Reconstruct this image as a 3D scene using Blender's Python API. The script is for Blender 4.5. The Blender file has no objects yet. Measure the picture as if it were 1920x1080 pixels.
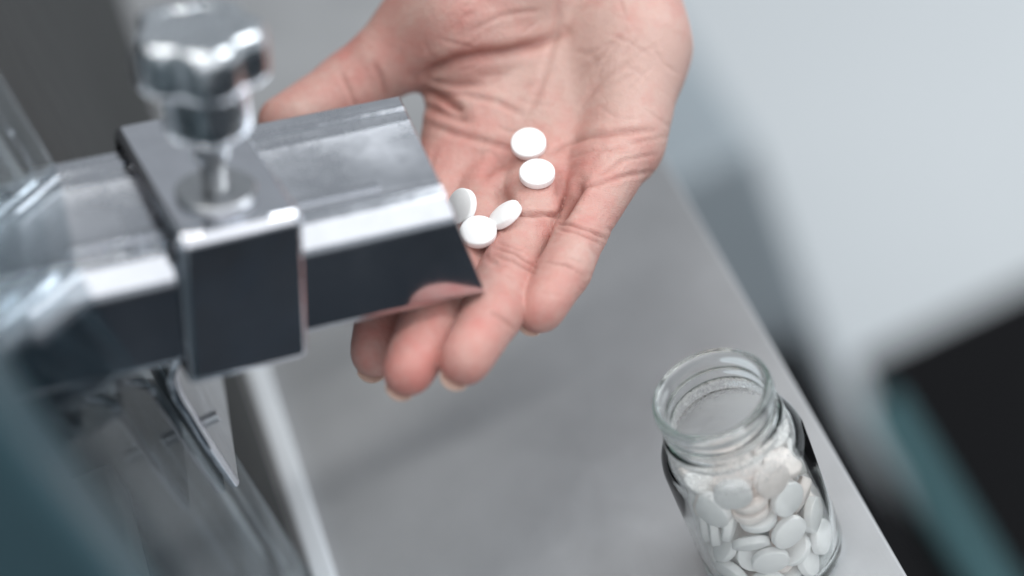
import bpy, bmesh, math, random
import numpy as np
from mathutils import Matrix, Vector, Quaternion
from mathutils.bvhtree import BVHTree

scene = bpy.context.scene
COL = scene.collection
random.seed(7)
MM = 0.001                      # everything below is written in millimetres

# ------------------------------------------------------------------ camera
FPX = 85 / 36 * 1920            # focal length in pixels of the 1920 wide photograph
PITCH, ROLL = math.radians(42), math.radians(25)
CAM = np.array([0.0, -480.0, 507.0])
_r = np.array([1.0, 0, 0])
_u = np.array([0, math.sin(PITCH), math.cos(PITCH)])
FW = np.array([0, math.cos(PITCH), -math.sin(PITCH)])
XC = math.cos(ROLL) * _r - math.sin(ROLL) * _u
YC = math.sin(ROLL) * _r + math.cos(ROLL) * _u


def at(px, py, d):
    """World point (mm) seen at a pixel of the photograph at depth d."""
    return CAM + d * (FW + (px - 960) / FPX * XC - (py - 540) / FPX * YC)


def at_plane(px, py, axis, value):
    """World point (mm) seen at a pixel, on the plane axis = value."""
    d = at(px, py, 1.0) - CAM
    return CAM + d * (value - CAM[axis]) / d[axis]


cam_data = bpy.data.cameras.new('camera')
cam = bpy.data.objects.new('camera', cam_data)
COL.objects.link(cam)
cam.matrix_world = Matrix((
    (XC[0], YC[0], -FW[0], CAM[0] * MM), (XC[1], YC[1], -FW[1], CAM[1] * MM),
    (XC[2], YC[2], -FW[2], CAM[2] * MM), (0, 0, 0, 1)))
cam_data.lens = 85
cam_data.sensor_width = 36
cam_data.clip_start = 0.01
cam_data.clip_end = 60
cam_data.dof.use_dof = True
cam_data.dof.focus_distance = 0.632
cam_data.dof.aperture_fstop = 3.2
cam_data.dof.aperture_blades = 0
scene.camera = cam

# ------------------------------------------------------------------ light
world = bpy.data.worlds.new('World')
scene.world = world
world.use_nodes = True
bg = world.node_tree.nodes['Background']
bg.inputs[0].default_value = (0.86, 0.93, 1.0, 1)
bg.inputs[1].default_value = 0.33


def area(name, loc, target, sx, sy, power, color):
    l = bpy.data.lights.new(name, 'AREA')
    l.shape = 'RECTANGLE'
    l.size, l.size_y = sx, sy
    l.energy = power
    l.color = color
    o = bpy.data.objects.new(name, l)
    COL.objects.link(o)
    o.location = loc
    o.rotation_euler = (Vector(target) - Vector(loc)).to_track_quat('-Z', 'Y').to_euler()
    return o


area('window_light', (2.0, 0.25, 1.35), (0.0, 0.0, 0.1), 1.6, 1.5, 34, (0.93, 0.97, 1.0))
area('ceiling_strip_light', (0.15, -0.35, 2.1), (0.15, -0.35, 0.0), 1.6, 0.12, 9, (1.0, 0.99, 0.96))
area('front_fill_light', (0.4, -1.9, 1.45), (0.0, 0.0, 0.1), 4.4, 3.2, 40, (0.98, 0.99, 1.0))  # added soft fill from behind the camera, lifts the fingertips and jar tablets
area('ceiling_strip_light', (0.15, 0.55, 2.1), (0.15, 0.55, 0.0), 1.6, 0.12, 9, (1.0, 0.99, 0.96))

vs = scene.view_settings
vs.view_transform = 'Standard'
vs.look = 'None'
vs.exposure = 0.36
vs.gamma = 1.0
vs.use_curve_mapping = False
cy = scene.cycles
cy.use_denoising = True
cy.max_bounces = 18
cy.diffuse_bounces = 12
cy.transmission_bounces = 14
cy.glossy_bounces = 8
cy.transparent_max_bounces = 16
cy.sample_clamp_indirect = 25
cy.blur_glossy = 0.3


# ------------------------------------------------------------------ helpers
def tag(o, label=None, cat=None, group=None, kind=None):
    for k, v in (('label', label), ('category', cat), ('group', group), ('kind', kind)):
        if v:
            o[k] = v
    return o


def empty(name, loc):
    o = bpy.data.objects.new(name, None)
    o.empty_display_size = 0.01
    COL.objects.link(o)
    o.location = Vector([float(c) for c in loc]) * MM
    return o


def obj(name, verts, faces, mat, parent=None, smooth=False, angle=None, origin=None):
    """verts in world millimetres -> one mesh object (child meshes keep world placement)."""
    v = np.asarray(verts, float) * MM
    og = np.zeros(3)
    if parent is not None:
        og = np.array(parent.location)
    elif origin is not None:
        og = np.asarray(origin, float) * MM
    v = v - og
    me = bpy.data.meshes.new(name)
    me.from_pydata(v.tolist(), [], [tuple(int(i) for i in f) for f in faces])
    bm = bmesh.new()
    bm.from_mesh(me)
    bmesh.ops.recalc_face_normals(bm, faces=bm.faces)
    bm.to_mesh(me)
    bm.free()
    me.update()
    o = bpy.data.objects.new(name, me)
    COL.objects.link(o)
    if parent is not None:
        o.parent = parent
    elif origin is not None:
        o.location = Vector(og)
    if mat is not None:
        me.materials.append(mat)
    if smooth:
        me.polygons.foreach_set('use_smooth', [True] * len(me.polygons))
        if angle:
            me.set_sharp_from_angle(angle=math.radians(angle))
    return o


def bevel(o, w, seg=3, angle=30):
    m = o.modifiers.new('bevel', 'BEVEL')
    m.width = w * MM
    m.segments = seg
    m.limit_method = 'ANGLE'
    m.angle_limit = math.radians(angle)
    m.harden_normals = False
    o.data.polygons.foreach_set('use_smooth', [True] * len(o.data.polygons))
    w_ = o.modifiers.new('wn', 'WEIGHTED_NORMAL')
    w_.keep_sharp = True
    return o


def loft(loops, closed=True, caps=True):
    """List of equal-length point loops -> verts, faces."""
    n = len(loops[0])
    v = [p for l in loops for p in l]
    f = []
    for i in range(len(loops) - 1):
        for k in range(n if closed else n - 1):
            k2 = (k + 1) % n
            f.append((i * n + k, i * n + k2, (i + 1) * n + k2, (i + 1) * n + k))
    if caps:
        f.append(tuple(range(n))[::-1])
        f.append(tuple((len(loops) - 1) * n + k for k in range(n)))
    return v, f


def lathe(prof, origin, ax=(1, 0, 0), ay=(0, 1, 0), az=(0, 0, 1), n=64, rfun=None):
    """prof: (radius, height) pairs round the axis az."""
    origin, ax, ay, az = (np.asarray(q, float) for q in (origin, ax, ay, az))
    loops = []
    for r, z in prof:
        l = []
        for k in range(n):
            a = 2 * math.pi * k / n
            rr = r * (rfun(a, z) if rfun else 1.0)
            l.append(origin + ax * rr * math.cos(a) + ay * rr * math.sin(a) + az * z)
        loops.append(l)
    return loft(loops, True, False)


def tube(path, radii, n=16):
    """Round bar along a path with rounded ends."""
    P = [np.asarray(p, float) for p in path]
    loops = []
    T = [P[min(i + 1, len(P) - 1)] - P[max(i - 1, 0)] for i in range(len(P))]
    T = [t / np.linalg.norm(t) for t in T]
    ref = np.array([0.31, 0.52, 0.79])
    pts = []
    for a in (80, 60, 40, 20):
        pts.append((P[0] - T[0] * radii[0] * math.sin(math.radians(a)), T[0], radii[0] * math.cos(math.radians(a))))
    for p, t, r in zip(P, T, radii):
        pts.append((p, t, r))
    for a in (20, 40, 60, 80):
        pts.append((P[-1] + T[-1] * radii[-1] * math.sin(math.radians(a)), T[-1], radii[-1] * math.cos(math.radians(a))))
    for p, t, r in pts:
        x = np.cross(t, ref)
        x /= np.linalg.norm(x)
        y = np.cross(t, x)
        loops.append([p + r * (x * math.cos(q) + y * math.sin(q)) for q in np.arange(n) * 2 * math.pi / n])
    return loft(loops)


def box(lo, hi):
    (x0, y0, z0), (x1, y1, z1) = lo, hi
    v = [(x0, y0, z0), (x1, y0, z0), (x1, y1, z0), (x0, y1, z0), (x0, y0, z1), (x1, y0, z1), (x1, y1, z1), (x0, y1, z1)]
    f = [(0, 3, 2, 1), (4, 5, 6, 7), (0, 1, 5, 4), (1, 2, 6, 5), (2, 3, 7, 6), (3, 0, 4, 7)]
    return v, f


# ------------------------------------------------------------------ materials
class Nodes:
    def __init__(self, name):
        self.m = bpy.data.materials.new(name)
        self.m.use_nodes = True
        self.t = self.m.node_tree
        self.b = self.t.nodes['Principled BSDF']

    def n(self, typ, **kw):
        nd = self.t.nodes.new(typ)
        for k, v in kw.items():
            if k[0] == '_':
                setattr(nd, k[1:], v)
            else:
                key = int(k[1:]) if k[0] == 'i' and k[1:].isdigit() else k.replace('_', ' ')
                nd.inputs[key].default_value = v
        return nd

    def l(self, a, b):
        self.t.links.new(a, b)

    def coords(self, scale=(1, 1, 1), rot=(0, 0, 0)):
        tc = self.n('ShaderNodeTexCoord')
        mp = self.n('ShaderNodeMapping')
        mp.inputs['Scale'].default_value = scale
        mp.inputs['Rotation'].default_value = rot
        self.l(tc.outputs['Object'], mp.inputs[0])
        return mp.outputs[0]

    def noise(self, vec, scale, detail=4, rough=0.55):
        nd = self.n('ShaderNodeTexNoise', Scale=scale, Detail=detail, Roughness=rough)
        self.l(vec, nd.inputs['Vector'])
        return nd.outputs['Fac']

    def ramp(self, fac, stops):
        r = self.n('ShaderNodeValToRGB')
        e = r.color_ramp.elements
        while len(e) < len(stops):
            e.new(0.5)
        for el, (p, c) in zip(e, stops):
            el.position = p
            el.color = c if len(c) == 4 else (*c, 1)
        self.l(fac, r.inputs[0])
        return r.outputs[0]

    def range(self, fac, a, b, lo=0.3, hi=0.7):
        r = self.n('ShaderNodeMapRange')
        r.inputs[1].default_value, r.inputs[2].default_value = lo, hi
        r.inputs[3].default_value, r.inputs[4].default_value = a, b
        self.l(fac, r.inputs[0])
        return r.outputs[0]

    def bump(self, height, strength, dist=0.001, prev=None):
        b = self.n('ShaderNodeBump', Strength=strength, Distance=dist)
        self.l(height, b.inputs['Height'])
        if prev is not None:
            self.l(prev, b.inputs['Normal'])
        return b.outputs[0]

    def set(self, **kw):
        for k, v in kw.items():
            s = self.b.inputs[k.replace('_', ' ')]
            if hasattr(v, 'node'):
                self.l(v, s)
            else:
                s.default_value = v
        return self


def grey(v, tint=(1, 1, 1)):
    return (v * tint[0], v * tint[1], v * tint[2], 1)


def mat_steel(name, base, r0, r1, smudge=60, brushed=None, metallic=1.0, bump=0.0, tint=(0.97, 0.99, 1.02), wear=0.10):
    m = Nodes(name)
    v = m.coords()
    f1 = m.noise(v, smudge, 6, 0.65)
    col = m.ramp(f1, [(0.3, grey(base * 0.88, tint)), (0.7, grey(base * 1.06, tint))])
    rough = m.range(f1, r0, r1)
    fine = m.noise(v, smudge * 9, 5, 0.7)
    sc_ = m.ramp(m.noise(m.coords((1600, 45, 60), (0.3, 0.2, 0.5)), 1.0, 2, 0.5), [(0.485, (0, 0, 0)), (0.5, (1, 1, 1)), (0.515, (0, 0, 0))])
    a1 = m.n('ShaderNodeMath', _operation='ADD')
    m.l(rough, a1.inputs[0])
    m.l(m.range(fine, -0.4 * wear, 0.6 * wear), a1.inputs[1])
    a2 = m.n('ShaderNodeMath', _operation='MULTIPLY_ADD', i1=wear)
    m.l(sc_, a2.inputs[0])
    m.l(a1.outputs[0], a2.inputs[2])
    a3 = m.n('ShaderNodeMath', _operation='MAXIMUM', i1=0.03)
    m.l(a2.outputs[0], a3.inputs[0])
    m.set(Base_Color=col, Roughness=a3.outputs[0], Metallic=metallic)
    if brushed:
        g = m.noise(m.coords(brushed), 1.0, 3, 0.6)
        m.set(Normal=m.bump(g, bump, 0.0004))
    return m.m


M_TABLE = mat_steel('brushed_table_steel', 0.43, 0.46, 0.62, 16, (900, 14, 40), 0.45, 0.12)
M_CHUTE = mat_steel('smudged_chute_steel', 0.66, 0.06, 0.17, 40, (30, 600, 600), 1.0, 0.01, (0.96, 0.98, 1.04), 0.035)
M_CHUTE_TOP = mat_steel('satin_chute_steel', 0.66, 0.20, 0.38, 34, (30, 600, 600), 1.0, 0.03, (0.96, 0.98, 1.04), 0.06)
M_CLAMP = mat_steel('polished_clamp_steel', 0.76, 0.04, 0.10, 55, None, 1.0, 0, (0.97, 0.98, 1.04), 0.03)
M_CHROME = mat_steel('chromed_knob_metal', 0.74, 0.14, 0.26, 70, None, 1.0, 0, (0.95, 0.99, 1.03))
M_THREAD = mat_steel('dull_thread_steel', 0.50, 0.25, 0.40, 90)
M_BRACKET = mat_steel('satin_bracket_steel', 0.70, 0.28, 0.42, 70, None, 0.85)


def mat_plain(name, col, rough, spec=0.5, var=0.12, scale=20, bump=0.0, coat=0.0):
    m = Nodes(name)
    f = m.noise(m.coords(), scale, 5, 0.6)
    c = m.ramp(f, [(0.3, tuple(x * (1 - var) for x in col)), (0.7, tuple(x * (1 + var) for x in col))])
    m.set(Base_Color=c, Roughness=m.range(f, rough * 0.85, rough * 1.15))
    m.b.inputs['Specular IOR Level'].default_value = spec
    if coat:
        m.b.inputs['Coat Weight'].default_value = coat
        m.b.inputs['Coat Roughness'].default_value = 0.08
    if bump:
        m.set(Normal=m.bump(m.noise(m.coords(), scale * 20, 3), bump, 0.0003))
    return m.m


M_TABLET = mat_plain('white_tablet', (0.89, 0.885, 0.88), 0.62, 0.35, 0.02, 400, 0.25)
M_TABLET_B = mat_plain('ivory_tablet', (0.89, 0.82, 0.785), 0.62, 0.35, 0.03, 400, 0.25)
M_NAIL = mat_plain('fingernail', (0.58, 0.43, 0.36), 0.34, 0.5, 0.05, 300)
M_DOOR = mat_plain('dark_teal_paint', (0.035, 0.070, 0.085), 0.36, 0.5, 0.12, 6)
M_HOUSING = mat_plain('dark_machine_paint', (0.017, 0.018, 0.018), 0.65, 0.5, 0.10, 8)
M_FLOOR = mat_plain('pale_floor', (0.635, 0.665, 0.685), 0.55, 0.4, 0.03, 1.5)
M_BLACK = mat_plain('black_plastic', (0.004, 0.004, 0.005), 0.7, 0.15, 0.15, 5)
M_TEAL = mat_plain('teal_plastic', (0.06, 0.135, 0.15), 0.4, 0.4, 0.08, 5)
M_GREYPAINT = mat_plain('grey_cabinet_paint', (0.30, 0.34, 0.37), 0.5, 0.4, 0.05, 5)
M_RAIL = mat_plain('white_rail_plastic', (0.80, 0.84, 0.88), 0.4, 0.5, 0.03, 20)
M_DARK_REFL = mat_plain('dark_reflection_tone', (0.006, 0.011, 0.017), 0.6, 0.3, 0.6, 1.4)  # uneven dark tone for the added sheet, gives steel reflections a gradient


def mat_acrylic():
    m = Nodes('clear_acrylic')
    fr = m.n('ShaderNodeFresnel', IOR=1.36)
    gl = m.n('ShaderNodeBsdfGlossy', Color=(0.9, 0.93, 0.95, 1), Roughness=0.06)
    tr = m.n('ShaderNodeBsdfTransparent', Color=(0.90, 0.93, 0.94, 1))
    half = m.n('ShaderNodeMath', _operation='MULTIPLY', i1=0.60)
    m.l(fr.outputs[0], half.inputs[0])
    mx = m.n('ShaderNodeMixShader')
    m.l(half.outputs[0], mx.inputs[0])
    m.l(tr.outputs[0], mx.inputs[1])
    m.l(gl.outputs[0], mx.inputs[2])
    m.l(mx.outputs[0], m.t.nodes['Material Output'].inputs[0])
    return m.m


M_ACRYLIC = mat_acrylic()


def mat_glass():
    m = Nodes('pale_green_glass')
    m.set(Base_Color=(0.994, 0.998, 0.996, 1), Roughness=0.015, IOR=1.5, Transmission_Weight=1.0)
    ab = m.n('ShaderNodeVolumeAbsorption', Color=(0.62, 0.90, 0.80, 1), Density=16.0)
    m.l(ab.outputs[0], m.t.nodes['Material Output'].inputs['Volume'])
    return m.m


M_GLASS = mat_glass()


def mat_dust():
    m = Nodes('white_powder_film')
    v = m.coords()
    a = m.noise(v, 900, 4, 0.75)
    b = m.noise(v, 60, 4, 0.6)
    mul = m.n('ShaderNodeMath', _operation='MULTIPLY')
    m.l(m.range(a, 0.25, 1.0, 0.35, 0.62), mul.inputs[0])
    sx = m.n('ShaderNodeSeparateXYZ')
    m.l(v, sx.inputs[0])
    hi = m.n('ShaderNodeMath', _operation='MULTIPLY')
    m.l(m.range(b, 0.25, 0.75, 0.32, 0.66), hi.inputs[0])
    m.l(m.range(sx.outputs['Z'], 0.05, 1.0, 0.043, 0.051), hi.inputs[1])
    m.l(hi.outputs[0], mul.inputs[1])
    df = m.n('ShaderNodeBsdfDiffuse', Color=(0.85, 0.85, 0.85, 1))
    tl = m.n('ShaderNodeBsdfTranslucent', Color=(0.85, 0.85, 0.85, 1))
    ds = m.n('ShaderNodeMixShader', i0=0.4)
    m.l(df.outputs[0], ds.inputs[1])
    m.l(tl.outputs[0], ds.inputs[2])
    tr = m.n('ShaderNodeBsdfTransparent')
    mx = m.n('ShaderNodeMixShader')
    m.l(mul.outputs[0], mx.inputs[0])
    m.l(tr.outputs[0], mx.inputs[1])
    m.l(ds.outputs[0], mx.inputs[2])
    m.l(mx.outputs[0], m.t.nodes['Material Output'].inputs[0])
    return m.m


M_DUST = mat_dust()


def mat_skin():
    m = Nodes('skin')
    at_ = m.n('ShaderNodeAttribute', _attribute_name='blush')
    cr = m.n('ShaderNodeAttribute', _attribute_name='crease')
    v = m.coords()
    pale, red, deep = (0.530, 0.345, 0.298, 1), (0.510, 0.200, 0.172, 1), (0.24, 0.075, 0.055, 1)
    f = m.noise(v, 90, 5, 0.6)
    f2 = m.noise(v, 320, 4, 0.6)
    add = m.n('ShaderNodeMath', _operation='ADD')
    m.l(at_.outputs['Fac'], add.inputs[0])
    m.l(m.range(f, -0.42, 0.42, 0.25, 0.75), add.inputs[1])
    add2 = m.n('ShaderNodeMath', _operation='ADD', _use_clamp=True)
    m.l(add.outputs[0], add2.inputs[0])
    m.l(m.range(f2, -0.16, 0.16, 0.25, 0.75), add2.inputs[1])
    c1 = m.n('ShaderNodeMix', _data_type='RGBA')
    c1.inputs[6].default_value = pale
    c1.inputs[7].default_value = red
    m.l(add2.outputs[0], c1.inputs[0])
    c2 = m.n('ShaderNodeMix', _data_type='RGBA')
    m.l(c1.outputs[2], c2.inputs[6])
    c2.inputs[7].default_value = deep  # dark red of the folds, their shade mixed into the skin colour
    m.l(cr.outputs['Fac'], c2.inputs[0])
    # fine skin relief: cells, pores and finger ridges
    vo = m.n('ShaderNodeTexVoronoi', Scale=1500.0, _feature='DISTANCE_TO_EDGE')
    m.l(v, vo.inputs['Vector'])
    wv = m.n('ShaderNodeTexWave', Scale=520.0, Distortion=6.0, Detail=2.0, _bands_direction='DIAGONAL')
    wv.inputs['Detail Scale'].default_value = 0.5
    m.l(v, wv.inputs['Vector'])
    b1 = m.bump(vo.outputs['Distance'], 0.40, 0.0005)
    b2 = m.bump(wv.outputs['Fac'], 0.10, 0.0003, b1)
    b3 = m.bump(m.noise(v, 420, 5, 0.7), 0.55, 0.0007, b2)
    m.set(Base_Color=c2.outputs[2], Roughness=m.range(f2, 0.40, 0.56), Normal=b3)
    b = m.b
    b.inputs['Specular IOR Level'].default_value = 0.42
    b.inputs['Subsurface Weight'].default_value = 0.14
    b.inputs['Subsurface Radius'].default_value = (1.0, 0.32, 0.18)
    b.inputs['Subsurface Scale'].default_value = 0.0035
    return m.m


M_SKIN = mat_skin()

# ------------------------------------------------------------------ the setting
v, f = box((-900, -3300, -900), (2600, 3200, -880))
tag(obj('floor', v, f, M_FLOOR), kind='structure')
EDGE = 62.0
v, f = box((-600, -118, -40), (EDGE, 900, 0))
tab = tag(obj('tabletop', v, f, M_TABLE), kind='structure')
bevel(tab, 1.0, 3)
v, f = box((-900, -3200, -879), (1500, 60, -868))
tag(obj('dark_reflection_sheet', v, f, M_DARK_REFL), kind='structure')  # unseen dark sheet, added so the steel side faces reflect dark

# ------------------------------------------------------------------ chute frame
CB = at(912, 557, 600)
_psi, _sig, _tau = math.radians(7.03), math.radians(21.63), math.radians(3)
CA = np.array([math.cos(_sig) * math.cos(_psi), math.cos(_sig) * math.sin(_psi), -math.sin(_sig)])
_w = np.array([-math.sin(_psi), math.cos(_psi), 0])
_n = np.cross(CA, _w)
CW = math.cos(_tau) * _w - math.sin(_tau) * _n
CN = math.cos(_tau) * _n + math.sin(_tau) * _w


def ch(s, w, n):
    return CB + s * CA + w * CW + n * CN


def arc(cx, cy, r, a0, a1, n):
    return [(cx + r * math.cos(math.radians(a0 + (a1 - a0) * i / n)), cy + r * math.sin(math.radians(a0 + (a1 - a0) * i / n))) for i in range(n + 1)]


W, HB, R = 49.7, 21.6, 10.0
HT = HB + R


def end_cut(w, n):
    return -7.1 * n / 21.6 + 0.1376 * w


def chute_profile(t):
    """Outline (w, n) of the channel, inset by t; starts at the near bottom corner."""
    p = []
    p += arc(3, 3, 3 - t, 270, 180, 5)
    p += arc(R, HB, R - t, 180, 90, 14)
    p += [(W - 12.2, HT - t), (W - 11.9, HT + 0.25 - t), (W - 11.5, HT + 0.35 - t), (W - 7.6, HT + 0.35 - t), (W - 7.0, HT + 0.6 - t), (W - 6.4, HT + 1.05 - t), (W - 5.6, HT + 1.3 - t)]
    p += arc(W - 1.6, HT + 1.3 - 1.6, 1.6 - t, 90, 0, 5)
    p += arc(W - 3, 3, 3 - t, 0, -90, 5)
    return p


chute = empty('discharge_chute', ch(-60, W / 2, 0))
tag(chute, 'sloping polished steel chute sticking out of the machine above the hand', 'chute')
loops = []
out, inn = chute_profile(0), chute_profile(1.3)
stations = [-150, -120, -90, -60, -30, None]
for s in stations:
    loops.append([ch(s if s is not None else end_cut(w, n), w, n) for w, n in out])
loops.append([ch(end_cut(w, n) + 0.25, w, n) for w, n in [(o[0] * .5 + i[0] * .5, o[1] * .5 + i[1] * .5) for o, i in zip(out, inn)]])
for s in stations[::-1]:
    loops.append([ch(s if s is not None else end_cut(w, n), w, n) for w, n in inn])
v, f = loft(loops, True, False)
channel = obj('channel', v, f, M_CHUTE, chute, True, 40)
channel.data.materials.append(M_CHUTE_TOP)          # hand-worn satin top, mirror-like sides
for p in channel.data.polygons:
    if p.normal.dot(Vector(CN)) > 0.985:
        p.material_index = 1
# raised seam bar along the top face beside the rounded shoulder
seam = [(9.2, HT - 0.2), (9.2, HT + 0.35), (9.7, HT + 0.7), (11.6, HT + 0.7), (12.1, HT + 0.35), (12.1, HT - 0.2)]
v, f = loft([[ch(s, w, n) for w, n in seam] for s in (-100, -50, -24)])
obj('seam_bar', v, f, M_CHUTE, chute, True, 50)

# ------------------------------------------------------------------ clamp with star knob
clamp = empty('chute_clamp', ch(-61, W / 2, -4.5))
tag(clamp, 'shiny steel clamp sleeve around the chute, with a chromed star knob on top', 'clamp')


def rrect(w0, w1, n0, n1, r, k=6):
    return (arc(w0 + r, n0 + r, r, 270, 180, k) + arc(w0 + r, n1 - r, r, 180, 90, k)
            + arc(w1 - r, n1 - r, r, 90, 0, k) + arc(w1 - r, n0 + r, r, 0, -90, k))


def sleeve_loop(s, t, r):
    return [ch(s, w, n) for w, n in rrect(-3.6 + t, W + 4.6 - t, -4.6 + t, 37.8 - t, r)]


S0, S1 = -77.5, -47.5
left = []
for a in (90, 68, 45, 22, 0):
    q = math.radians(a)
    left.append(sleeve_loop(S0 + 2 - 2 * math.sin(q), 2 * (1 - math.cos(q)), 3.4 - 1.2 * (1 - math.cos(q))))
right = []
for a in (0, 22, 45, 68, 90):
    q = math.radians(a)
    right.append(sleeve_loop(S1 - 2 + 2 * math.sin(q), 2 * (1 - math.cos(q)), 3.4 - 1.2 * (1 - math.cos(q))))
loops = left + right + [sleeve_loop(S1 - 0.3, 2.6, 2), sleeve_loop(S0 + 0.3, 2.6, 2)]
loops.append(left[0])
v, f = loft(loops, True, False)
obj('sleeve', v, f, M_CLAMP, clamp, True, 60)
KS, KW = -63.6, 12.0
base = ch(KS, KW, 37.8)
KN = CN - 0.05 * CA
KN /= np.linalg.norm(KN)
v, f = lathe([(0.1, 0.02), (9.4, 0.02), (9.6, 0.3), (9.6, 1.5), (9.2, 1.9), (3, 1.9), (0.1, 1.9)], base, CA, CW, CN, 48)
obj('pressure_disc', v, f, M_THREAD, clamp, True, 40)
# threaded stud: profile with real thread ridges
prof = [(0.05, 1.0)]
z = 1.2
while z < 20:
    prof += [(2.45, z), (3.0, z + 0.35), (3.0, z + 0.5), (2.45, z + 0.85)]
    z += 1.0
prof.append((2.6, 21))
v, f = lathe(prof, base, CA, CW, KN, 28)
obj('threaded_stud', v, f, M_THREAD, clamp, True, 45)
v, f = lathe([(3.2, 9.8), (4.3, 10.2), (4.3, 12.4), (3.2, 12.8)], base, CA, CW, KN, 6)
obj('lock_nut', v, f, M_THREAD, clamp, True, 30)
# star knob: hub and lobed head
hub = [(2.7, 17.7), (8.2, 17.7), (9.3, 18.0), (9.9, 18.7), (10.1, 20), (10.2, 24), (10.3, 29), (10.6, 32), (11.5, 34)]


def lobe(k0):
    def fn(a, z):
        return 1 + k0 * (0.80 * math.cos(5 * a + 1.9) - 0.20 * math.cos(10 * a + 3.8))
    return fn


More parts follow.
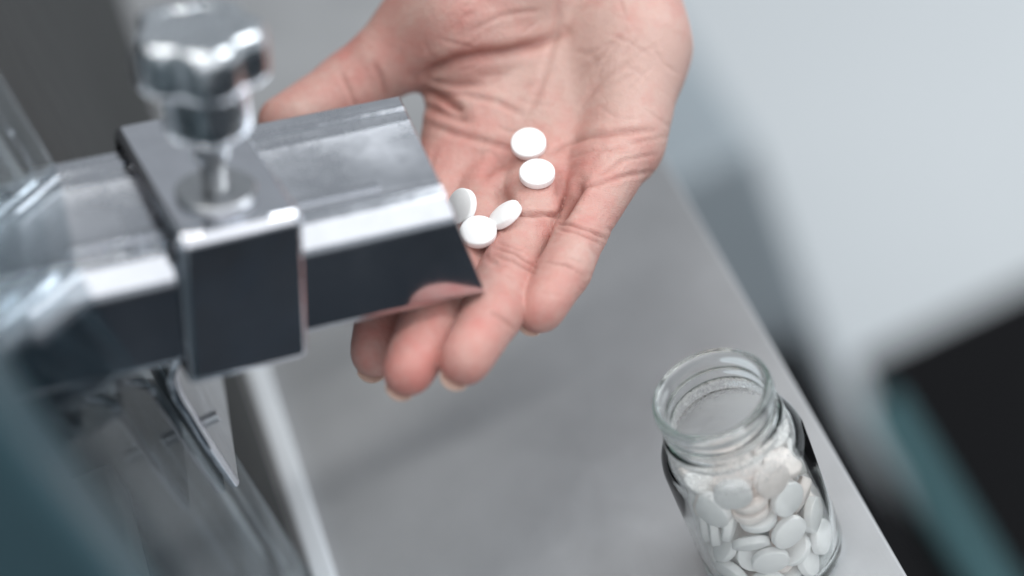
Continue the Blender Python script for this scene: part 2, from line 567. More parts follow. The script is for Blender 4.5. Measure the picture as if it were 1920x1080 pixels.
v, f = lathe(hub, base, CA, CW, KN, 64, lobe(0.02))
kn = obj('star_knob', v, f, M_CHROME, clamp, True, 45)
head = [(9.5, 31.6), (13.2, 31.8), (14.3, 32.3), (14.9, 33.2), (15.1, 34.4), (15.1, 41.6), (14.9, 43.0), (14.3, 44.1), (13.2, 44.8), (11.6, 45.1), (9.8, 45.0), (9.2, 44.6), (8.6, 44.4), (4, 44.3), (0.05, 44.3)]
v, f = lathe(head, base, CA, CW, KN, 120, lobe(0.095))
o = obj('knob_head', v, f, M_CHROME, clamp, True, 45)
o.parent = kn
JAR_TABLETS = [
    (9.9,3.78,4.93,0.923,0.03,-0.007,-0.384), (-8.96,-5.42,4.93,0.999,-0.007,-0.028,-0.04), (0.13,-8.38,4.93,0.03,0.769,-0.639,0.005),
    (-0.25,10.59,5.15,0.076,0.541,-0.837,-0.025), (-6.99,3.87,5.89,0.97,-0.072,-0.185,0.137), (10.44,-3.48,6.39,0.797,0.187,-0.2,0.539),
    (5.81,-10.68,7.84,0.441,-0.767,-0.219,0.412), (-8.6,10.83,8.12,0.067,0.399,-0.626,-0.667), (-13.7,1.96,8.13,0.732,-0.012,0.671,-0.116),
    (-5.32,-12.83,8.22,0.078,0.195,0.665,0.717), (7.66,11.59,8.28,0.704,0.516,-0.475,0.113), (6.49,4.59,8.4,0.327,-0.117,0.054,0.936),
    (-0.76,10.56,9.52,0.1,-0.977,-0.046,0.183), (-0.6,-7.79,9.95,0.239,-0.79,-0.561,-0.064), (10.89,-8.58,10.98,0.582,-0.686,-0.258,0.35),
    (-11.99,-6.83,11.25,0.233,0.73,0.138,-0.627), (13.38,3.65,11.4,0.443,0.63,-0.253,-0.585), (-7.87,4.51,11.5,0.977,0.115,0.179,0.029),
    (-9.15,-4.07,11.54,0.293,-0.303,-0.719,0.553), (5.45,5.52,11.93,0.808,0.037,-0.146,-0.569), (10.02,-4.02,13.56,0.549,0.767,0.083,0.322),
    (3.5,-10.46,14.14,0.231,-0.448,0.863,-0.04), (-5.16,9.73,14.69,0.887,0.083,0.16,0.426), (2.94,10.61,15.26,0.049,0.731,-0.36,0.577),
    (-5.24,-8.53,16.32,0.445,-0.703,-0.477,-0.281), (8.72,6.69,16.34,0.118,0.736,0.665,0.051), (-10.61,3.34,16.65,0.245,-0.596,0.76,-0.085),
    (-2.84,-13.5,17.42,0.135,-0.003,-0.748,0.65), (3.9,-7.38,18.74,0.059,-0.561,0.786,-0.253), (-10.56,-4.55,19.68,0.326,-0.431,0.818,-0.2),
    (-0.53,13.83,20.01,0.291,0.281,0.677,-0.614), (8.86,6.48,20.23,0.101,0.096,-0.009,-0.99), (10.88,-8.63,20.53,0.726,-0.463,-0.506,0.049),
    (11.55,-1.46,20.56,0.372,0.867,0.108,0.314), (-2.22,8.16,20.59,0.059,-0.39,0.426,0.815), (-9.16,10.45,22.14,0.393,-0.092,0.701,-0.587),
    (-13.75,2.12,22.18,0.707,-0.115,-0.698,0.002), (6.59,8.91,23.92,0.174,-0.849,0.493,-0.081), (-5.33,-11.27,24.07,0.234,0.121,-0.863,0.431),
    (3.59,-13.43,24.52,0.69,-0.701,-0.005,0.181), (-8,6.18,24.58,0.59,0.126,0.724,-0.334), (-11.55,-3.83,26.37,0.016,-0.727,0.188,-0.66),
    (13.31,4.02,26.89,0.693,0.115,-0.705,0.096), (3.2,6.82,27.22,0.005,0.793,-0.599,0.112), (-1.45,-8.41,27.3,0.023,0.757,0.631,-0.167),
    (10.25,1.26,27.73,0.468,0.669,-0.323,-0.478), (10.22,-7.45,28.14,0.825,-0.445,-0.277,0.212), (1.67,13.8,29.26,0.598,0.623,0.313,-0.394),
    (-7.96,-7.59,29.94,0.488,0.224,-0.537,-0.651), (6.79,-6.56,30.16,0.394,-0.504,0.146,0.755), (-4.01,11.39,30.17,0.468,0.294,-0.609,0.569),
    (-12.02,6.66,30.45,0.647,-0.495,-0.567,0.12), (-4.52,4.75,30.52,0.795,-0.091,0.091,-0.592), (4.65,7.2,31.17,0.176,0.074,-0.076,-0.979),
    (-1.58,-10.91,31.57,0.688,-0.063,0.018,-0.723), (-10.82,-2.04,32.89,0.955,-0.252,0.02,-0.156), (13.77,-1.81,34.56,0.45,0.48,-0.501,-0.562),
    (3.34,9.02,35,0.826,0.065,0.008,-0.56), (8.68,-0.63,35.04,0.853,0.095,-0.417,-0.3), (6.15,-12.4,35.13,0.622,-0.735,-0.039,0.268),
    (11.29,8.08,35.32,0.092,0.641,0.336,-0.684), (-2.38,-10.75,35.39,0.939,-0.063,0.027,-0.338), (4.4,-5.58,35.53,0.603,0.345,-0.397,-0.6),
    (-6.14,9.52,36.81,0.381,-0.558,-0.542,-0.5), (-11.74,4.1,36.92,0.845,0.263,0.46,-0.071), (4.33,4.91,37.97,0.083,-0.014,-0.135,0.987),
    (-10.46,-9.06,38.44,0.066,-0.603,-0.426,-0.672), (-1.64,-10.87,39.17,0.538,-0.029,-0.061,-0.84), (-2.21,13.72,39.24,0.4,-0.473,0.505,0.6),
    (-11.02,-0.55,39.37,0.57,0.032,0.354,-0.741), (8.83,-6.67,40.64,0.189,0.159,-0.966,-0.077), (10.73,2.63,41.04,0.021,-0.31,0.95,0.024),
    (3.15,-2.98,41.28,0.456,0.722,0.332,0.401), (-3.93,-4,41.35,0.969,-0.028,-0.191,-0.155), (-4.23,5.5,41.7,0.307,-0.247,-0.914,-0.097),
    (6.64,12.16,42.69,0.672,0.675,-0.052,-0.302), (4.34,5.93,43.01,0.936,-0.076,-0.203,-0.277), (-7.12,-3.58,44.02,0.105,-0.729,0.633,-0.237),
    (10.9,-1.93,44.37,0.024,-0.991,-0.13,0.017), (4.49,-13.11,44.82,0.695,0.544,0.411,-0.228), (-5.03,-12.96,45.64,0.668,-0.701,0.003,-0.25),
    (-9.36,10.21,45.67,0.502,0.733,0,0.458), (-1.16,-9.9,45.71,0.412,-0.522,-0.536,-0.521), (-1.45,10.92,45.92,0.359,-0.401,-0.843,-0.011),
    (-0.4,1.81,45.99,0.451,-0.048,-0.64,0.62), (-13.32,-3.95,46,0.677,-0.062,0.719,0.143), (-8.92,2.36,46.29,0.223,-0.282,0.93,-0.076),
    (4.83,6.36,47.13,0.736,-0.213,0.009,0.643), (12.22,6.1,47.52,0.601,0.089,-0.756,0.245), (8.12,-8.59,47.73,0.599,-0.665,0.265,0.359),
    (9.74,-1.74,48.13,0.022,0.761,0.648,0.031),
]

# ------------------------------------------------------------------ machine round the chute
GX = -88.0                       # outer face of the clear guard
v, f = box((GX - 5, -117, 1), (GX, 7, 225))
guard = tag(obj('guard_panel', v, f, M_ACRYLIC), 'clear acrylic guard panel the chute comes out through', 'guard panel')
bevel(guard, 0.8, 2)
v, f = box((GX + 0.6, -116, 0.2), (-80.8, 230, 3.4))
rail = tag(obj('base_rail', v, f, M_RAIL, origin=(GX, 0, 0)), 'narrow white rail on the table along the foot of the guard', 'rail')
bevel(rail, 1.0, 3)
v, f = box((-420, -150, -60), (-91.5, -119, 520))
door = tag(obj('machine_door', v, f, M_DOOR), 'dark teal machine door in the blurred left foreground', 'door')
bevel(door, 6, 4)
hs = empty('machine_housing', (-240, 330, 0))
tag(hs, 'dark machine housing standing behind the clear guard', 'machine')
v, f = box((-400, 8, 0.5), (GX - 1, 760, 430))
bevel(obj('body', v, f, M_HOUSING, hs), 5, 3)
v, f = box((-300, -90, 60), (GX - 30, 7, 74))
bevel(obj('feed_plate', v, f, M_BRACKET, hs), 2, 3)
v, f = lathe([(0.1, 75), (52, 75), (54, 77), (54, 96), (52, 98), (0.1, 98)], (-190, -52, 0), n=72)
obj('turret', v, f, M_BRACKET, hs, True, 40)

# triangular hanger plate with its bright round edge and a set screw
PX = -86.0
hb = empty('hanger_bracket', at_plane(438, 905, 0, PX))
tag(hb, 'pointed steel hanger bracket against the guard below the clamp, screw sticking out', 'bracket')
poly = [at_plane(*q, 0, PX) for q in ((312, 668), (330, 735), (352, 770), (392, 838), (437, 903), (443, 900), (436, 850), (418, 735), (405, 672))]
loopA = [p + np.array([-0.7, 0, 0]) for p in poly]
loopB = [p + np.array([0.7, 0, 0]) for p in poly]
v, f = loft([loopA, loopB])
bevel(obj('plate', v, f, M_BRACKET, hb), 0.3, 2)
edge = [at_plane(*q, 0, PX) for q in ((438, 903), (412, 866), (380, 818), (352, 772), (334, 745))]
e0 = edge[-1]
edge += [e0 + np.array([0.6, 2.0, 4.0]), e0 + np.array([2.6, 3.2, 7.2]), e0 + np.array([6.2, 4.0, 9.0]), e0 + np.array([12.0, 4.5, 9.8])]
v, f = tube(edge, [1.5] * 4 + [1.6] * 5)
obj('edge_bar', v, f, M_CLAMP, hb, True)
q0 = at_plane(372, 796, 0, PX)
prof = [(0.05, 0.2)]
z = 0.5
while z < 5.2:
    prof += [(1.4, z), (2.1, z + 0.35), (2.1, z + 0.45), (1.4, z + 0.8)]
    z += 0.9
prof += [(1.1, 5.6), (0.7, 5.5), (0.6, 5.0), (0.05, 5.0)]
v, f = lathe(prof, q0, (0, 1, 0), (0, 0, 1), (1, 0, 0), 20)
obj('set_screw', v, f, M_BRACKET, hb, True, 50)

# ------------------------------------------------------------------ blurred things beyond the table edge
def far_box(name, lo, hi, mat, label, cat, bev=8):
    v, f = box(lo, hi)
    o = tag(obj(name, v, f, mat, origin=((lo[0] + hi[0]) / 2, (lo[1] + hi[1]) / 2, lo[2])), label, cat)
    bevel(o, bev, 3)
    return o


far_box('shade_gap_block', (20, -260, -868), (148, 560, -560), M_BLACK, 'black block standing in for the shaded gap under the table edge, blurred, left of the teal tray', 'shade block')  # black block put where the gap below the table edge lies in shade
far_box('teal_tray', (164, 280, -640), (186, 520, -600), M_TEAL, 'blurred teal tray standing out beside the table edge', 'tray', 5)
case = far_box('black_case', (188, -300, -868), (860, 640, -690), M_BLACK, 'big blurred black case on the pale floor at the right', 'case')
far_box('grey_cabinet', (40, 575, -880), (165, 830, -420), M_GREYPAINT, 'blurred grey cabinet beyond the table edge beside the wrist', 'cabinet')

# ------------------------------------------------------------------ glass jar
J = at_plane(1455, 1040, 2, 0.0)
outer = [(0.05, 1.2), (10, 1.0), (12.6, 0.5), (14.2, 0.15), (15.6, 0.3), (16.9, 1.2), (17.6, 2.6), (17.9, 4.6), (17.9, 15), (17.9, 30), (17.9, 45.5), (17.7, 48), (17.1, 50.2), (16.2, 52), (15.3, 53.3),
         (15.05, 54.0), (15.6, 54.5), (16.0, 55.2), (16.0, 56.0), (15.6, 56.7), (14.7, 57.3), (14.5, 58.2), (14.6, 59.0), (15.2, 59.6), (15.4, 60.2), (15.2, 60.8), (14.6, 61.4),
         (14.5, 62.6), (14.7, 63.6), (15.3, 64.3), (15.7, 65.2), (15.75, 66.2), (15.4, 67.2), (14.8, 67.8), (14.1, 67.8), (13.5, 67.2), (13.2, 66.2)]
inner = [(13.1, 64.5), (13.2, 62.6), (13.0, 61.0), (13.15, 59.4), (13.0, 58.0), (13.2, 56.5), (13.15, 54.6), (13.6, 53.2), (14.5, 51.8), (15.4, 50.2), (15.9, 48), (16.0, 44), (16.0, 30), (16.0, 15), (16.0, 6.5), (15.7, 4.6), (14.8, 3.4), (13, 2.9), (8, 2.8), (0.05, 2.7)]
fat = lambda p: [(r * (1 + 0.065 * min(1, max(0, (53.5 - z) / 7))), z) for r, z in p]   # body a little wider than the neck
v, f = lathe(fat(outer + inner), J, n=96)
jar = tag(obj('glass_jar', v, f, M_GLASS, smooth=True, origin=J), 'small open clear glass jar full of tablets near the table edge', 'jar')

film = [(13.05, 58.5), (13.05, 54.6), (13.5, 53.1), (14.4, 51.7), (15.3, 50.1), (15.82, 48), (15.93, 44), (15.93, 30), (15.93, 15), (15.93, 6.5), (15.6, 4.7)]
v, f = lathe(fat(film), J, n=96)
fo = obj('dust_film', v, f, M_DUST, jar, True)
fo['label'] = 'thin white powder clinging to the inside of the jar'

# ------------------------------------------------------------------ tablets
def tablet_mesh(name, mat, R=4.75):
    prof = [(0.02, 1.82), (1.4, 1.76), (2.6, 1.60), (3.6, 1.36), (R - 0.45, 1.12), (R - 0.2, 1.02), (R - 0.04, 0.84), (R, 0.68),
            (R, -0.68), (R - 0.04, -0.84), (R - 0.2, -1.02), (R - 0.45, -1.12), (3.6, -1.36), (2.6, -1.60), (1.4, -1.76), (0.02, -1.82)]
    v, f = lathe(prof, (0, 0, 0), n=40)
    o = obj(name, v, f, mat, smooth=True, angle=60)
    me = o.data
    bpy.data.objects.remove(o)
    return me


T_WHITE = tablet_mesh('white_tablet', M_TABLET)
T_IVORY = tablet_mesh('ivory_tablet', M_TABLET_B)
for i, t in enumerate(JAR_TABLETS):
    if t[2] > 41.5 - 0.45 * t[1] + 0.15 * t[0]:
        continue
    o = bpy.data.objects.new('tablet', T_IVORY if i % 3 == 1 else T_WHITE)
    COL.objects.link(o)
    o.rotation_mode = 'QUATERNION'
    o.location = Vector((J + np.array(t[:3]) * (1.06, 1.06, 1.0)) * MM)
    o.rotation_quaternion = Quaternion(t[3:])
    if i % 3 == 1:
        tag(o, 'ivory-tinted tablet among the whiter ones heaped in the glass jar', 'tablet', 'ivory tablets in the glass jar')
    else:
        tag(o, 'plain white tablet, one of the many heaped in the glass jar', 'tablet', 'white tablets in the glass jar')


# ------------------------------------------------------------------ the hand
D0 = 648.0


def hp(px, py, dz):
    d = D0 + dz
    return np.array([(px - 960) / FPX * d, (py - 540) / FPX * d, dz])


def hand_to_world(P):
    P = np.asarray(P, float)
    return CAM + (P[:, 2:3] + D0) * FW + P[:, 0:1] * XC - P[:, 1:2] * YC


RES = 0.62
LO = np.array([-78.0, -160.0, -68.0])
HI = np.array([60.0, 38.0, 106.0])
DIM = np.ceil((HI - LO) / RES).astype(int)
AX = [LO[i] + RES * np.arange(DIM[i]) for i in range(3)]
BIG = 9.0


def new_field():
    return np.full(DIM, BIG, np.float32)


def smin(a, b, k):
    h = np.maximum(k - np.abs(a - b), 0) / k
    return np.minimum(a, b) - h * h * k * 0.25


def block(p0, p1, pad):
    lo = np.minimum(p0, p1) - pad
    hi = np.maximum(p0, p1) + pad
    i0 = np.clip(((lo - LO) / RES).astype(int), 0, DIM - 1)
    i1 = np.clip(((hi - LO) / RES).astype(int) + 2, 1, DIM)
    sl = tuple(slice(i0[i], i1[i]) for i in range(3))
    X = AX[0][sl[0]][:, None, None].astype(np.float32)
    Y = AX[1][sl[1]][None, :, None].astype(np.float32)
    Z = AX[2][sl[2]][None, None, :].astype(np.float32)
    return sl, X, Y, Z


def cone(F, a, b, ra, rb, k, flat=1.0, sub=False):
    """Smoothly add a tapered capsule from a to b."""
    a, b = np.asarray(a, float), np.asarray(b, float)
    sl, X, Y, Z = block(a, b, max(ra, rb) + BIG + k)
    ab = b - a
    L2 = max(ab @ ab, 1e-6)
    t = np.clip(((X - a[0]) * ab[0] + (Y - a[1]) * ab[1] + (Z - a[2]) * ab[2]) / L2, 0, 1)
    d = np.sqrt((X - a[0] - t * ab[0]) ** 2 + (Y - a[1] - t * ab[1]) ** 2 + ((Z - a[2] - t * ab[2]) * flat) ** 2) - (ra + (rb - ra) * t)
    if sub:
        F[sl] = -smin(-F[sl], d.astype(np.float32), k)
    else:
        F[sl] = smin(F[sl], d.astype(np.float32), k)


FINGERS = {   # joint centres (pixel, pixel, depth) and radii: knuckle, middle joint, end joint, tip
    'index': [(852, 338, 18, 10.6), (765, 480, -6, 8.0), (724, 578, -22, 7.4), (703, 662, -31, 6.1)],
    'middle': [(922, 374, 12, 10.4), (848, 520, -23, 7.8), (808, 610, -40, 7.5), (766, 694, -51, 6.3)],
    'ring': [(1036, 334, 10, 9.8), (963, 484, -19, 7.5), (922, 588, -40, 7.3), (871, 675, -53, 6.4)],
    'little': [(1172, 268, 8, 9.6), (1092, 430, -15, 6.6), (1060, 506, -28, 6.4), (1012, 581, -37, 5.7)],
}


def build_hand():
    palm = new_field()
    for a, b in (((960, -170, 52, 16), (852, 338, 18, 11)), ((1005, -170, 52, 16), (925, 372, 13, 10.5)),
                 ((1055, -170, 52, 16), (1040, 332, 11, 10.5)), ((1110, -170, 48, 17), (1168, 268, 9, 10.2))):
        cone(palm, hp(*a[:3]), hp(*b[:3]), a[3], b[3], 8)
    cone(palm, hp(1150, -60, 34), hp(1195, 90, 21), 19, 13.5, 9)       # heel, little finger side
    cone(palm, hp(1195, 90, 21), hp(1188, 200, 12), 13.5, 10, 8)
    cone(palm, hp(985, -110, 34), hp(862, 30, 25), 23, 17, 9)          # ball of the thumb
    cone(palm, hp(900, 30, 24), hp(940, -40, 26), 15, 18, 9)
    for p in ((1010, 352, 3.5, 7.0), (1122, 300, 2.5, 7.0), (915, 392, 5, 7.0)):   # pads below the fingers
        cone(palm, hp(*p[:3]), hp(p[0] - 12, p[1] + 12, p[2] - 2), p[3], p[3], 6)
    cone(palm, hp(1020, 215, -27), hp(1005, 120, -18), 25, 25, 7, sub=True)        # hollow of the palm
    fing = new_field()
    for name, J4 in FINGERS.items():
        one = new_field()
        c = [hp(*j[:3]) for j in J4]
        r = [j[3] for j in J4]
        for i in range(3):
            cone(one, c[i], c[i + 1], r[i], r[i + 1], 2.5)
            d = c[i + 1] - c[i]
            t = d / np.linalg.norm(d)
            view = np.array([0, 0, -1.0])
            up = view - (view @ t) * t
            up /= np.linalg.norm(up)
            s0, s1 = ((0.45, 0.80), (0.25, 0.75), (0.12, 0.80))[i]
            k0 = (0.88, 0.88, 0.90)[i]
            off = (1.7, 1.3, 1.2)[i]
            cone(one, c[i] + d * s0 + up * off, c[i] + d * s1 + up * off, k0 * (r[i] + (r[i + 1] - r[i]) * s0), k0 * (r[i] + (r[i + 1] - r[i]) * s1), 3)
        fing = smin(fing, one, 0.6)
    body = smin(palm, fing, 5.5)
    th = new_field()
    tj = [hp(790, 62, 30), hp(655, 166, 30), hp(538, 231, 24)]
    cone(th, hp(870, 10, 30), tj[0], 15, 12.4, 5)
    cone(th, tj[0], tj[1], 12.2, 9.6, 4)
    cone(th, tj[1], tj[2], 9.7, 8.0, 3)
    cone(th, tj[1] + [1, 1, -1.5], tj[2] + [4, -1, -1.5], 8.2, 7.4, 3)
    body = smin(body, th, 7.5)
    # forearm running back out of the picture
    cone(body, hp(1000, -150, 52), hp(1040, -420, 75), 24, 25, 10)
    cone(body, hp(1090, -150, 50), hp(1110, -420, 75), 22, 25, 10)
    return body, tj


def surface_nets(F):
    s = F < 0
    nx, ny, nz = F.shape
    cnt = np.zeros((nx - 1, ny - 1, nz - 1), np.int8)
    for i in (0, 1):
        for j in (0, 1):
            for k in (0, 1):
                cnt += s[i:nx - 1 + i, j:ny - 1 + j, k:nz - 1 + k]
    cells = np.argwhere((cnt > 0) & (cnt < 8))
    idx = np.full(cnt.shape, -1, np.int64)
    idx[tuple(cells.T)] = np.arange(len(cells))
    acc = np.zeros((len(cells), 3))
    num = np.zeros(len(cells))
    cor = [(i, j, k) for i in (0, 1) for j in (0, 1) for k in (0, 1)]
    for a in cor:
        for ax in range(3):
            if a[ax] == 1:
                continue
            b = list(a)
            b[ax] = 1
            ca, cb = cells + a, cells + b
            fa, fb = F[tuple(ca.T)].astype(float), F[tuple(cb.T)].astype(float)
            m = (fa < 0) != (fb < 0)
            t = fa[m] / (fa[m] - fb[m])
            acc[m] += ca[m] + (cb[m] - ca[m]) * t[:, None]
            num[m] += 1
    V = LO + RES * acc / num[:, None]
    quads = []
    for ax in range(3):
        sl0 = [slice(1, -1)] * 3
        sl1 = [slice(1, -1)] * 3
        sl0[ax] = slice(0, -1)
        sl1[ax] = slice(1, None)
        e = np.argwhere(s[tuple(sl0)] != s[tuple(sl1)])
        off = np.array([1, 1, 1])
        off[ax] = 0
        e = e + off
        b, c = [(1, 2), (2, 0), (0, 1)][ax]
        db, dc = np.zeros(3, int), np.zeros(3, int)
        db[b], dc[c] = 1, 1
        ins = s[tuple(e.T)]
        q = np.stack([idx[tuple((e - db - dc).T)], idx[tuple((e - dc).T)], idx[tuple(e.T)], idx[tuple((e - db).T)]], 1)
        q[~ins] = q[~ins][:, ::-1]
        quads.append(q)
    Q = np.concatenate(quads)
    return V, Q[(Q >= 0).all(1)]


def grad(F, V):
    g = np.zeros_like(V)
    for ax in range(3):
        for sgn in (1, -1):
            P = V.copy()
            P[:, ax] += sgn * RES
            q = np.clip((P - LO) / RES, 0, DIM - 2)
            i = q.astype(int)
            t = q - i
            val = 0
            for a in (0, 1):
                for b in (0, 1):
                    for c in (0, 1):
                        wgt = (t[:, 0] if a else 1 - t[:, 0]) * (t[:, 1] if b else 1 - t[:, 1]) * (t[:, 2] if c else 1 - t[:, 2])
                        val = val + wgt * F[i[:, 0] + a, i[:, 1] + b, i[:, 2] + c]
            g[:, ax] += sgn * val
    return g / np.maximum(np.linalg.norm(g, axis=1, keepdims=True), 1e-6)


# skin folds: pixel polylines with depth, half width (mm) and how much redness and shade is painted into the colour
CREASES = [
    ([(1040, 418), (1072, 422), (1106, 432), (1136, 448)], 0.45, 0.45, 0.45), ([(1046, 431), (1080, 436), (1130, 458)], 0.35, 0.4, 0.3),
    ([(1024, 492), (1058, 497), (1096, 518)], 0.4, 0.4, 0.35),
    ([(930, 466), (965, 474), (1006, 504)], 0.45, 0.45, 0.4), ([(928, 480), (962, 488), (1002, 514)], 0.4, 0.4, 0.35), ([(936, 457), (980, 470)], 0.3, 0.35, 0.2),
    ([(918, 584), (940, 596), (964, 618)], 0.35, 0.45, 0.25),
    ([(948, 398), (985, 400), (1020, 402), (1050, 408)], 0.9, 0.7, 0.5),
    ([(1080, 362), (1100, 350), (1140, 338), (1180, 328), (1222, 322)], 0.45, 0.6, 0.3), ([(1120, 330), (1170, 300), (1230, 290)], 0.3, 0.5, 0.15),
    ([(1048, 415), (1062, 390), (1082, 360), (1092, 340)], 1.6, 1.3, 0.7),
    ([(780, 146), (810, 128), (850, 112), (895, 104), (945, 98), (1010, 82), (1060, 60)], 1.3, 1.5, 0.5),
    ([(792, 166), (828, 182), (850, 198), (870, 208)], 1.3, 1.3, 0.6), ([(796, 196), (840, 216), (880, 226)], 0.9, 1.2, 0.4), ([(800, 150), (850, 160), (900, 158)], 0.6, 1.0, 0.25),
    ([(800, 232), (860, 252), (920, 268), (985, 290)], 0.5, 0.9, 0.25), ([(805, 180), (870, 178), (930, 190), (980, 215)], 0.4, 0.8, 0.18),
    ([(1028, 288), (1060, 270), (1105, 255), (1160, 247), (1225, 246)], 0.6, 0.8, 0.3), ([(1060, 300), (1110, 282), (1180, 276)], 0.3, 0.6, 0.12),
    ([(985, 225), (1010, 170), (1030, 110), (1045, 40), (1050, -20)], 0.35, 1.0, 0.12), ([(905, 335), (925, 315), (960, 300)], 0.5, 1.2, 0.15),
    ([(932, 350), (948, 372), (958, 398)], 0.9, 1.6, 0.25), ([(1040, 318), (1050, 345), (1048, 372)], 0.8, 1.3, 0.25),
    ([(1090, 200), (1130, 150), (1190, 110)], 0.25, 0.7, 0.1), ([(1070, 160), (1120, 110), (1170, 60)], 0.25, 0.7, 0.1), ([(880, 60), (940, 30), (1000, 20)], 0.25, 0.7, 0.1),
    ([(700, 120), (716, 150), (722, 180)], 0.3, 0.7, 0.2), ([(640, 140), (655, 170), (668, 205)], 0.35, 0.6, 0.25),
]


_rs = np.random.RandomState(21)          # many faint short lines all over the palm and fingers
for _ in range(95):
    _x, _y = _rs.uniform(800, 1260), _rs.uniform(-20, 560)
    if _y > 380 and not (900 < _x < 1150):
        continue
    _a = _rs.normal(-0.35, 0.55) if _y < 330 else _rs.normal(0.45, 0.25)
    _l = _rs.uniform(12, 46) if _y < 330 else _rs.uniform(8, 20)
    _c, _s = math.cos(_a) * _l, math.sin(_a) * _l
    _b = _rs.normal(0, 0.12) * _l
    CREASES.append(([(_x - _c, _y - _s), (_x + _b, _y - _b), (_x + _c, _y + _s)], _rs.uniform(0.06, 0.2), _rs.uniform(0.35, 0.7), _rs.uniform(0.03, 0.13)))


def fine_noise(P, seed):
    rs = np.random.RandomState(seed)
    out = 0
    for i in range(26):
        k = rs.normal(size=3)
        k *= rs.uniform(0.10, 0.75) / np.linalg.norm(k)
        out = out + np.sin(P @ k + rs.uniform(0, 6.28)) / (1 + 3 * np.linalg.norm(k))
    return out / 6


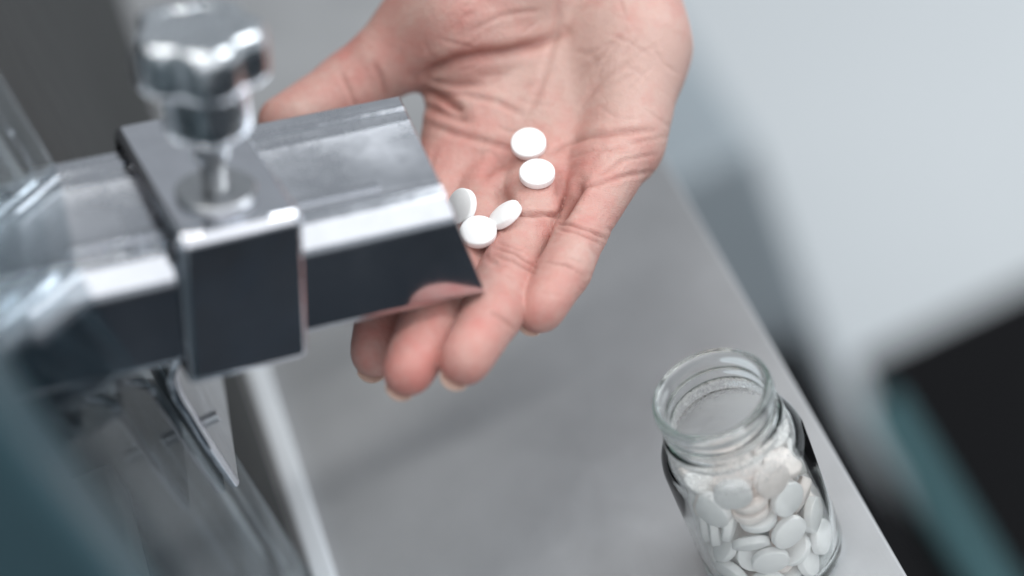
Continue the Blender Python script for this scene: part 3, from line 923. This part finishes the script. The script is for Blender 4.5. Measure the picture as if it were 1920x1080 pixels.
def make_hand():
    F, tj = build_hand()
    V, Q = surface_nets(F)
    N = grad(F, V)
    front = np.clip(-N[:, 2] * 2.0 + 0.5, 0, 1)
    d = V[:, 2] + D0
    PXY = np.stack([V[:, 0] / d * FPX + 960, V[:, 1] / d * FPX + 540], 1)
    disp = fine_noise(V, 3) * 0.40
    wob = 0.25 * fine_noise(V * 2.2, 11)
    dark = np.zeros(len(V))
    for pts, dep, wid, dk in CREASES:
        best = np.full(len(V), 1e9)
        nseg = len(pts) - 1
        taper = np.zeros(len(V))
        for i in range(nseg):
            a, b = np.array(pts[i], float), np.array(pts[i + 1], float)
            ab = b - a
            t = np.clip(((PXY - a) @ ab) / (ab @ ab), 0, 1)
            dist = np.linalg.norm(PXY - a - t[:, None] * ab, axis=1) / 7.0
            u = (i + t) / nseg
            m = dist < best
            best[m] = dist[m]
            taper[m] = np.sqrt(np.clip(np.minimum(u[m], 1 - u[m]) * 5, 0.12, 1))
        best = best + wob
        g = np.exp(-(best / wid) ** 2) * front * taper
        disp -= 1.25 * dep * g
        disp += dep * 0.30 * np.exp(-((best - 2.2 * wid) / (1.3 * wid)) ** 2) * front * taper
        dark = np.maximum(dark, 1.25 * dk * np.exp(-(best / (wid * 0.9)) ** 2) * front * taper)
    V2 = V + N * disp[:, None]
    blush = np.full(len(V), 0.26)
    spots = [(hp(*J4[3][:3]) + [0, 0, -5], 15, 0.32) for J4 in FINGERS.values()]
    spots += [(hp(*J4[1][:3]) + [0, 0, -7], 9, 0.22) for J4 in FINGERS.values()]
    spots += [(hp(860, 330, 5), 20, 0.30), (hp(1050, 350, -3), 10, 0.25), (hp(1130, 310, -3), 12, 0.22), (tj[1], 14, 0.40), (tj[0], 16, 0.2), (hp(880, 40, 10), 18, 0.18),
              (hp(1240, 180, 10), 22, -0.30), (hp(1120, 120, 10), 20, -0.18), (hp(960, 150, 10), 16, -0.12)]
    for p, r, wgt in spots:
        blush += wgt * np.exp(-(((V - p) ** 2).sum(1)) / (r * r))
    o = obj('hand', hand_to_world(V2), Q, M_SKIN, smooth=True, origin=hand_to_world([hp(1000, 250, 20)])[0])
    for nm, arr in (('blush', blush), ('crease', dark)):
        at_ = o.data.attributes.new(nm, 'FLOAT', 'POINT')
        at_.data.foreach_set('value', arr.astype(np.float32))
    tag(o, 'bare open hand held palm up below the chute with tablets on it', 'hand')
    # fingernails on the far side of the tips
    for name, J4 in FINGERS.items():
        a, b = hp(*J4[2][:3]), hp(*J4[3][:3])
        t = (b - a) / np.linalg.norm(b - a)
        dors = np.array([0, 0, 1.0])
        dors -= (dors @ t) * t
        dors /= np.linalg.norm(dors)
        side = np.cross(t, dors)
        r = J4[3][3]
        loops = []
        for i, vv in enumerate(np.linspace(-5, r - 0.1, 9)):
            tipk = max(0.0, (vv - (r - 2.5)) / 3.4)
            l = []
            for rad in (r * 0.76, r * 0.76 + 0.45):
                row = []
                for q in np.linspace(-1, 1, 11):
                    ang = q * math.radians(46) * (1 - 0.16 * tipk)
                    p = b + t * (vv - 1.6 * q * q * tipk) + (side * math.sin(ang) + dors * math.cos(ang)) * rad
                    row.append(p)
                l += row if rad < r * 0.761 else row[::-1]
            loops.append(l)
        v, f = loft(loops)
        n = obj('fingernail', hand_to_world(np.array(v)), f, M_NAIL, None, True, 50)
        n.data.transform(Matrix.Translation(-o.location))
        n.parent = o
    return o, V2, Q


hand, HV, HQ = make_hand()
HW = hand_to_world(HV)
bvh = BVHTree.FromPolygons([Vector(p) for p in HW], [tuple(int(i) for i in q) for q in HQ])

# five tablets lying on the hand: pixel, facing (right, down, away)
LOOSE = [
    ((991, 270), (-0.05, -0.50, -0.86), 'tablet lying flat on the palm, the one nearest the wrist'),
    ((1007, 326), (-0.02, -0.64, -0.76), 'tablet touching the one nearest the wrist, just below it'),
    ((866, 387), (-0.72, -0.16, -0.68), 'tablet tilted sideways, half hidden by the end of the chute'),
    ((947, 403), (-0.56, -0.70, -0.44), 'tablet tipped up on its edge at the base of the ring finger'),
    ((897, 435), (-0.04, -0.58, -0.81), 'tablet lying lowest on the hand, beside the corner of the chute'),
]
for (px, py), nv, lab in LOOSE:
    ray = at(px, py, 1.0) - CAM
    ray /= np.linalg.norm(ray)
    hit = bvh.ray_cast(Vector(CAM), Vector(ray))[0]
    nw = nv[0] * XC - nv[1] * YC + nv[2] * FW
    nw /= np.linalg.norm(nw)
    rot = Vector(nw).to_track_quat('Z', 'Y').to_matrix()
    pts = [rot @ Vector(v.co / MM) for v in T_WHITE.vertices]
    back = 0.0
    while back < 14:                       # lift it along the line of sight until it only touches the skin
        c = Vector(hit) - Vector(ray) * back
        worst = 9.0
        for p in pts[::3]:
            loc, no, _, _ = bvh.find_nearest(c + p)
            worst = min(worst, (c + p - loc).dot(no))
        if worst > -0.35:
            break
        back += 0.2
    o = bpy.data.objects.new('tablet', T_WHITE)
    COL.objects.link(o)
    o.location = c * MM
    o.rotation_mode = 'QUATERNION'
    o.rotation_quaternion = rot.to_quaternion()
    tag(o, 'white ' + lab, 'tablet', 'tablets on the hand')
